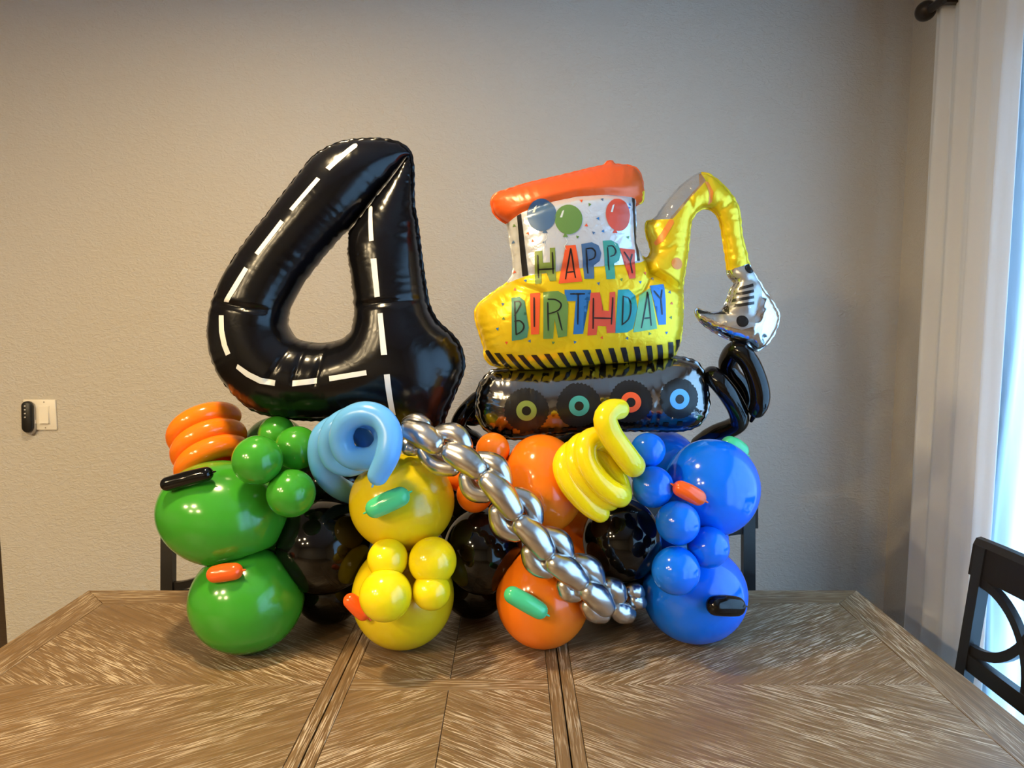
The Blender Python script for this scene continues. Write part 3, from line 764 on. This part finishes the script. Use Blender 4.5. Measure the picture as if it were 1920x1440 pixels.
lightm = plain('print_highlight', (0.62, 0.66, 0.62), 0.35)
for (c, cx, cy, rx, ry, kx, ky) in (('slate', 393, 335, 66, 74, 408, 416), ('green', 515, 360, 63, 66, 500, 436), ('coral', 745, 335, 59, 73, 728, 416)):
    bl = link('printed_balloon', decal_me('printed_balloon', LE(tear(cx, cy, rx, ry, kx, ky)), tE, 0.0014), CM[c], ex)
    link('knot_print', decal_me('knot', LE([(kx, ky-14), (kx+12, ky+8), (kx-12, ky+8)]), tE, 0.0015), CM[c], bl)
    l_, r_ = strip_of(LE([(kx, ky+8), (kx+8, ky+30), (kx-4, ky+48), (kx+4, ky+66)]), 0.0012)
    link('string_print', decal_me('string', l_, tE, 0.0015, strip=r_), lightm, bl)
    link('shine_print', decal_me('shine', LE([(cx-rx*.62, cy-ry*.1), (cx-rx*.45, cy-ry*.55), (cx-rx*.3, cy-ry*.62), (cx-rx*.46, cy-ry*.1)]), tE, 0.0019), lightm, bl)
# confetti, a few pixels each
conf = [(575,275),(672,268),(612,293),(650,358),(596,390),(628,424),(555,443),(672,416),(352,458),(404,466),(268,380),(264,455),(330,422),(805,285),(792,440),(800,300),(270,595),(650,655),(755,637),(320,640),(272,680),(215,748),(218,815),(190,862),(232,926),(338,918),(446,925),(545,922),(668,902),(785,905),(890,884),(972,880),(995,745),(985,693),(992,810),(843,648),(868,606),(905,632)]
cc = ['red', 'slate', 'green', 'blue']
for q in range(4):
    bmj = bmesh.new()
    for i, (x, y) in enumerate(conf):
        if i % 4 != q: continue
        a = random.uniform(0, 6.3); me = decal_me('cf', LE([(x+9*math.cos(a+k_*2.1), y+9*math.sin(a+k_*2.1)) for k_ in range(3)]), tE, 0.0011); bmj.from_mesh(me); bpy.data.meshes.remove(me)
    tag(link('confetti', bm_mesh(bmj, 'confetti'), CM[cc[q]], ex), kind='stuff')
# print on the arm and the bucket
link('arm_print', decal_me('dot', LE(circle(1028, 558, 28)), tE), CM['orange'], ex)
link('arm_print', decal_me('bar', LE([(1000,348),(1018,350),(1020,366),(968,452),(940,470),(932,455),(960,410)]), tE), CM['orange'], ex)
link('arm_print', decal_me('band', LE([(1170,165),(1190,168),(1210,215),(1206,262),(1190,275),(1192,225)]), tE), CM['orange'], ex)
link('bucket_face', decal_me('bucket_face', LE([(1318,575),(1395,560),(1412,605),(1440,650),(1440,720),(1420,770),(1395,820),(1400,850),(1340,868),(1270,850),(1190,810),(1160,790),(1200,793),(1262,793),(1296,745),(1318,680),(1338,642)]), tE, 0.0010), M['fgrey'], ex)
for (x, y, r) in ((1388, 578, 23), (1342, 828, 27)): link('bucket_dot', decal_me('dot', LE(circle(x, y, r)), tE, 0.0016), M['fwheel'], ex)
for k_ in range(4):
    y = 660+k_*28; x = 1338-k_*14
    link('bucket_stripe', decal_me('stripe', LE([(x, y+6), (1398, y-10), (1398, y+4), (x-6, y+22)]), tE, 0.0016), M['fprint'], ex)
link('bucket_teeth', decal_me('teeth', LE([(1150,772),(1200,788),(1255,788),(1290,752),(1290,795),(1200,797),(1152,790)]), tE, 0.0016), M['fprint'], ex)
# wheels on the track
for i, (x, y, r, c) in enumerate(((498,367,119,'olive'), (780,340,119,'teal'), (1057,320,115,'red'), (1322,305,108,'skyring'))):
    wh = link('wheel', decal_me('wheel', LT(circle(x, y, r, 140, None, 3.5, 35)), tT, 0.0010), M['fwheel'], ex)
    rg = link('wheel_ring', decal_me('ring', LT(circle(x, y, 55, 36)), tT, 0.0018, hole=LT(circle(x, y, 25, 36))), CM[c], wh); rg['label'] = {'olive': 'olive green', 'teal': 'teal', 'red': 'red-orange', 'skyring': 'sky blue'}[c] + ' ring'
for k_ in range(13):
    x = 385+k_*78; yb = 494 - 0.052*(x-385)
    if yb and not 880 < x < 1060: link('tread_mark', decal_me('tread', LT([(x, yb-12), (x+30, yb-13), (x+30, yb+11), (x, yb+12)]), tT, 0.0011), M['fwheel'], ex)

# ------------------------------------------------------------------ round latex balloons
def ball_me(rx, ry, rz, ang, nseg=64, pear=0.10):
    bm = bmesh.new(); bmesh.ops.create_uvsphere(bm, u_segments=nseg, v_segments=nseg//2, radius=1.0)
    for v in bm.verts:                      # pole axis = z; turn it to the back, where the knot is
        z = v.co.z
        if z > 0: s_ = 1 - pear*z*z*0.8; v.co.x *= s_; v.co.y *= s_; v.co.z = z*(1+pear)
    bmesh.ops.create_cone(bm, cap_ends=True, segments=10, radius1=0.07, radius2=0.03, depth=0.10, matrix=Matrix.Translation((0, 0, 1+pear+0.03)))
    me = bm_mesh(bm, 'balloon'); me.transform(Matrix.Rotation(-pi/2, 4, 'X'))
    me.transform(Matrix.Diagonal((rx, ry, rz, 1))); me.transform(Matrix.Rotation(ang, 4, 'Y'))
    return me
def ball(mat, px, py, rxp, ryp, Y, label, ang=0, group=None, name='latex_balloon', depth=1.0, table=False):
    if table:                                # find the depth at which this balloon stands on the table
        for Y in np.arange(1.3, 2.2, 0.002):
            p = unproj(px, py, Y)
            if p.z - ryp*pxm(px, py, Y) <= TZ - 0.003: break
    m = pxm(px, py, Y); p = unproj(px, py, Y); rx, ry = rxp*m, ryp*m
    o = link(name, ball_me(rx, 0.5*(rx+ry)*depth, ry, math.radians(ang)), M[mat], None, p)
    tag(o, label, 'balloon', group)
    return o
BIG = 'large round balloons of the base'; SM = 'small round balloons'
ball('green', 419, 962, 119, 97, 1.70, 'large green balloon under the small black long balloon', 10, BIG)
ball('green', 463, 1124, 104, 97, 0, 'large green balloon standing on the table', 0, BIG, table=True)
ball('green', 517, 850, 62, 69, 2.0, 'large green balloon behind the small green balloons, below the number four', 0, BIG)
ball('yellow', 754, 941, 98, 90, 1.68, 'large yellow balloon under the light blue coil', 0, BIG)
ball('yellow', 756, 1116, 95, 98, 0, 'large yellow balloon standing on the table', 0, BIG, table=True)
ball('orange', 1018, 907, 77, 93, 1.70, 'large orange balloon between silver chain and yellow coil', -6, BIG)
ball('orange', 1018, 1119, 88, 94, 0, 'large orange balloon standing on the table', 0, BIG, table=True)
ball('blue', 1334, 914, 88, 91, 1.70, 'large blue balloon with an orange long balloon on it', 0, BIG)
ball('blue', 1302, 1112, 97, 91, 0, 'large blue balloon standing on the table', 0, BIG, table=True)
ball('blue', 1242, 868, 66, 62, 1.90, 'large blue balloon under the right end of the crawler track', 0, BIG)
ball('black', 608, 1025, 90, 88, 1.745, 'large black balloon between green and yellow balloons', 0, BIG)
ball('black', 618, 1104, 64, 64, 0, 'large black balloon standing on the table between green and yellow', 0, BIG, table=True)
ball('black', 906, 1032, 74, 82, 1.745, 'large black balloon between yellow and orange balloons', 0, BIG)
ball('black', 890, 1100, 60, 58, 0, 'large black balloon standing on the table between yellow and orange', 0, BIG, table=True)
ball('black', 1166, 1012, 74, 78, 1.74, 'large black balloon between orange and blue balloons', 0, BIG)
ball('black', 1150, 1090, 66, 66, 0, 'large black balloon standing on the table behind the chain end', 0, BIG, table=True)
ball('black', 630, 912, 76, 74, 1.98, 'large black balloon behind the light blue coil', 0, BIG)
ball('black', 882, 955, 76, 84, 1.97, 'large black balloon behind the small orange balloons', 0, BIG)
ball('black', 868, 838, 44, 36, 1.965, 'black balloon at the left end of the crawler track', 0, BIG)
ball('black', 1100, 842, 78, 48, 1.90, 'black balloon under the middle of the crawler track', 0, BIG)
ball('green', 525, 1005, 66, 64, 1.93, 'large green balloon in the back row, between the two front ones', 0, BIG)
ball('orange', 1094, 990, 72, 80, 1.97, 'large orange balloon in the back row, deep in shade', 0, BIG)
ball('blue', 1290, 1012, 74, 74, 1.93, 'large blue balloon in the back row, between the two front ones', 0, BIG)
def small(mat, rows, Y, labels, ry=None):
    for (x, y, r, dy), lb in zip(rows, labels): ball(mat, x, y, r, r, Y+dy, lb, 0, SM, 'small_balloon')
small('lemon', [(727, 1048, 38, -.025), (811, 1052, 45, -.02), (723, 1116, 49, -.07), (809, 1108, 36, -.045)], 1.59,
      ['small yellow balloon above its larger neighbour of the four', 'second largest of the four small yellow balloons', 'largest of the four small yellow balloons, touching an orange long balloon', 'smallest of the four small yellow balloons, low in the cluster'])
small('green', [(483, 863, 46.5, -.02), (557, 840, 41, .08), (520, 815, 35, .15), (546, 925, 45, -.01)], 1.62,
      ['small green balloon next to the orange coil', 'small green balloon next to the light blue coil', 'small green balloon half hidden behind two others', 'small green balloon lowest of the four, above the black balloon'])
small('orange', [(924, 843, 32, .03), (890, 927, 34, .03), (866, 893, 30, .08)], 1.67,
      ['small orange balloon just under the crawler track', 'small orange balloon under the silver chain', 'small orange balloon peeking out behind the silver chain'])
small('blue', [(1215, 844, 32.5, .045), (1224, 913, 39, .01), (1271, 980, 41, -.03), (1328, 1026, 39, .0), (1267, 1070, 45, -.04)], 1.60,
      ['small blue balloon touching the tail of the yellow coil', 'small blue balloon beside the lower rings of the yellow coil', 'small blue balloon in the middle of the five', 'small blue balloon between the two large blue balloons', 'small blue balloon in front of the blue balloon on the table'])
# pale smudge on the lower green balloon is not drawn; left to the gloss

# ------------------------------------------------------------------ mini long balloons
def sausage(mat, a, b, rp, Y, label, tips=(1,), dY=0.0):
    pa, pb = unproj(*a, Y), unproj(*b, Y+dY); r = rp*pxm(*a, Y); d = (pb-pa).normalized(); mid = (pa+pb)/2
    A_ = pa + d*r - mid; B_ = pb - d*r - mid
    t = empty('mini_balloon', mid); tag(t, label, 'balloon', 'mini long balloons')
    link('body', tube_me('body', [A_, A_.lerp(B_, .5)+Vector((0, 0, r*0.03)), B_], r, 28, r*0.3, profile=lambda s_: 0.94+0.06*math.sin(pi*s_)), M[mat], t)
    for k_ in tips:
        e = (pb if k_ == 1 else pa) - mid; dd = d if k_ == 1 else -d
        link('knot', tube_me('knot', [e-dd*0.003, e+dd*0.001, e+dd*0.005], 0.0026, 10, 0.001, profile=lambda s_: 1.2-0.5*s_), M[mat], t)
sausage('black', (301, 911), (400, 885), 14.5, 1.599, 'black mini long balloon lying on the upper green balloon')
sausage('minio', (387, 1079), (456, 1069), 17, 1.572, 'orange mini long balloon between the two green balloons')
sausage('minio', (647, 1116), (692, 1160), 15.5, 1.57, 'orange mini long balloon beside the small yellow balloons')
sausage('mint', (686, 961), (768, 923), 20, 1.546, 'mint green mini long balloon on the yellow balloon', (1, 0))
sausage('mint', (946, 1107), (1026, 1153), 17.5, 1.558, 'mint green mini long balloon on the lower orange balloon')
sausage('minio', (1262, 909), (1323, 940), 16.5, 1.573, 'orange mini long balloon on the upper blue balloon', (1, 0))
sausage('black', (1324, 1135), (1397, 1137), 20, 1.569, 'black mini long balloon on the lower blue balloon', (1,), 0.02)
sausage('mint', (1352, 826), (1402, 854), 19, 1.775, 'mint green mini long balloon behind the upper blue balloon')

# ------------------------------------------------------------------ coiled balloons
def coil(name, mat, pts, base, sc, ox, oy, rp, label, knot=None, kscale=1.0, n=8):
    W = [unproj(ox+sc*x, oy+sc*y, base+d) for x, y, d in pts]; c = sum(W, Vector())/len(W)
    r = rp*pxm(ox+sc*pts[0][0], oy+sc*pts[0][1], base)
    t = empty(name, c); tag(t, label, 'balloon')
    path = catmull([q-c for q in W], n)
    link('tube', tube_me('tube', path, r, 28, r*0.3, profile=lambda s_: min(1, 0.86+3*s_, 0.86+3*(1-s_))), M[mat], t)
    if knot is not None:
        e = (path[0], (path[0]-path[2]).normalized()) if knot == 0 else (path[-1], (path[-1]-path[-3]).normalized())
        p0 = e[0] + e[1]*r*0.84
        link('knot', tube_me('knot', [p0, p0+e[1]*0.004*kscale, p0+e[1]*0.008*kscale], 0.003*kscale, 10, 0.001, profile=lambda s_: 1.1-0.4*s_), M[mat], t)
    return t
# orange coil: three turns opening down toward the viewer
ax = Vector((0.40, -0.50, -0.78)).normalized(); e1 = Vector((1, 0, 0)); e1 = (e1-ax*e1.dot(ax)).normalized(); e2 = ax.cross(e1)
c0 = unproj(383, 797, 1.88); R_ = 0.069; pitch = 0.050; rt = 0.029
hp = [ax*pitch*(a/(2*pi)) + e1*(R_*math.cos(a)) + e2*(R_*math.sin(a)) for a in np.arange(0, 2*pi*3.0, 0.15)]
oc = empty('coiled_balloon', c0); tag(oc, 'orange balloon coiled in three rings beside the number four', 'balloon')
link('tube', tube_me('tube', hp, rt, 28, 0.006), M['orange'], oc)
coil('coiled_balloon', 'sky', [(975,985,-.05),(1090,740,-.055),(1120,480,-.045),(1010,290,-.03),(810,230,-.02),(610,310,-.01),(520,500,0),(575,710,.005),(750,790,.012),(950,750,.022),(1070,560,.035),(980,340,.042),(740,265,.042),(480,370,.04),(380,580,.043),(430,790,.048),(620,865,.055),(800,780,.065),(850,600,.078),(720,430,.088),(520,370,.088),(310,480,.09),(250,700,.09),(300,930,.10),(450,1110,.14),(650,1220,.20),(740,1255,.225)],
     1.565, 0.1528, 560, 740, 22.5, 'light blue balloon coiled in rings with its tip hanging down', 0)
coil('coiled_balloon', 'lemon', [(780,150,-.03),(690,165,-.05),(635,255,-.06),(690,410,-.06),(800,570,-.06),(890,690,-.055),(930,735,-.03),(900,700,.0),(800,570,.012),(650,480,.012),(520,455,-.005),(435,530,-.02),(440,690,-.03),(530,850,-.035),(650,975,-.035),(760,1045,-.03),(795,1030,0),(755,890,.025),(610,670,.03),(460,510,.025),(350,550,.008),(325,700,-.008),(400,870,-.015),(540,1020,-.012),(660,1090,-.0),(690,1040,.03),(610,850,.05),(470,640,.055),(330,580,.035),(235,650,.012),(208,760,0),(268,915,-.008),(380,1055,-.01),(490,1165,-.01),(580,1225,-.005)],
     1.586, 0.1806, 1020, 740, 22, 'bright yellow balloon coiled in rings with a raised tail')
coil('coiled_balloon', 'black', [(60,1270,.12),(250,1160,.07),(430,1090,.035),(515,1015,.015),(495,890,-.01),(400,720,-.032),(280,570,-.03),(210,505,-.005),(260,550,.03),(400,690,.05),(540,800,.055),(590,780,.052),(545,640,.05),(425,490,.045),(390,365,.03),(440,250,.0),(510,225,-.02),(620,340,-.03),(700,510,-.032),(748,690,-.032),(745,820,-.03),(715,890,-.02)],
     1.82, 0.1667, 1300, 620, 18, 'black balloon twisted in loops under the digger bucket', 1, 2.2)
coil('coiled_balloon', 'black', [(520,1040,.05),(380,960,.02),(280,845,.0),(340,700,.0),(450,570,.02),(570,470,.05),(660,520,.07),(560,640,.04),(420,740,.02),(560,760,.05)],
     1.86, 0.1389, 820, 680, 14, 'black balloon twisted beside the left end of the crawler track')

# ------------------------------------------------------------------ silver chain
ch = empty('balloon_chain', unproj(960, 950, 1.56)); tag(ch, 'braided chain of silver chrome balloon bubbles slanting across the balloons', 'balloon chain')
def chY(x):                      # depth of the chain along its run: over the front of the big balloons, then back to the table
    xs = [360, 600, 900, 1150, 1400, 1600, 1750]; ys = [1.638, 1.585, 1.545, 1.547, 1.572, 1.615, 1.675]
    return float(np.interp(x, xs, ys))
def bubble(a, b, wd, bend, dY):
    """a, b: tips in the chain close-up; wd: width; bend: sideways bow"""
    a = Vector(a); b = Vector(b); d = (b-a).normalized(); nrm = Vector((-d.y, d.x)); r = wd/2
    q = []
    for t in (0, 0.25, 0.5, 0.75, 1):
        p = a.lerp(b, t*(1-2*r*0.85/(b-a).length)+r*0.85/(b-a).length) + nrm*bend*math.sin(pi*t)
        q.append(unproj(620+.347*p.x, 740+.347*p.y, chY(p.x)+dY) - ch.location)
    rm = r*.347*pxm(960, 950, 1.55)
    link('bubble', tube_me('bubble', catmull(q, 6), rm, 24, rm*0.2, profile=lambda s_: 0.84+0.16*math.sin(pi*s_)), M['chrome'], ch)
fr = [((378,160),(612,296)), ((606,280),(838,432)), ((818,420),(1022,668)), ((998,662),(1196,880)), ((1165,878),(1388,1036)), ((1350,1020),(1528,1184))]
for a, b in fr: bubble(a, b, 146, -8, -0.014)
up_ = [((380,150),(545,160),70,-20), ((555,185),(765,300),92,-42), ((775,320),(975,500),92,-44), ((975,505),(1135,710),92,-40), ((1130,720),(1305,900),98,-34), ((1300,870),(1475,1040),105,-28), ((1470,995),(1590,1125),100,-12), ((1588,1040),(1700,1090),80,-5)]
for a, b, w_, bd in up_: bubble(a, b, w_*1.25, bd*0.8, 0.016)
lw = [((375,250),(480,315),80,5), ((468,280),(700,420),95,34), ((700,420),(870,570),95,34), ((868,595),(1030,785),100,34), ((1040,815),(1205,985),100,26), ((1222,1000),(1360,1105),100,14), ((1350,1110),(1510,1215),100,12), ((1500,1130),(1650,1210),105,5), ((1600,1090),(1710,1140),80,0)]
for a, b, w_, bd in lw: bubble(a, b, w_*1.22, bd*0.8, 0.014)

# ------------------------------------------------------------------ balloons flattened where they press on each other
def press(objs):
    def tree(o): return BVHTree.FromPolygons([v.co for v in o.data.vertices], [tuple(p.vertices) for p in o.data.polygons])
    T0 = {o.name: tree(o) for o in objs}; plan = {o.name: [] for o in objs}
    for i, a in enumerate(objs):
        for b_ in objs[i+1:]:
            v = b_.location - a.location; d = v.length
            if d > 0.30 or d < 1e-4: continue
            n = v / d
            ha = T0[a.name].ray_cast(n*0.002, n); hb = T0[b_.name].ray_cast(-n*0.002, -n)
            if ha[0] is None or hb[0] is None: continue
            ra, rb = ha[0].length, hb[0].length
            if ra + rb <= d: continue
            t = (d*d + ra*ra - rb*rb) / (2*d)
            plan[a.name].append((n, t + 0.0006)); plan[b_.name].append((-n, d - t + 0.0006))
    for o in objs:
        for n, t in plan[o.name]:
            for v in o.data.vertices:
                e = v.co.dot(n) - t
                if e > 0: v.co -= n*e
        o.data.update()
press([o for o in COL.objects if o.type == 'MESH' and o.name.split('.')[0] in ('latex_balloon', 'small_balloon')])
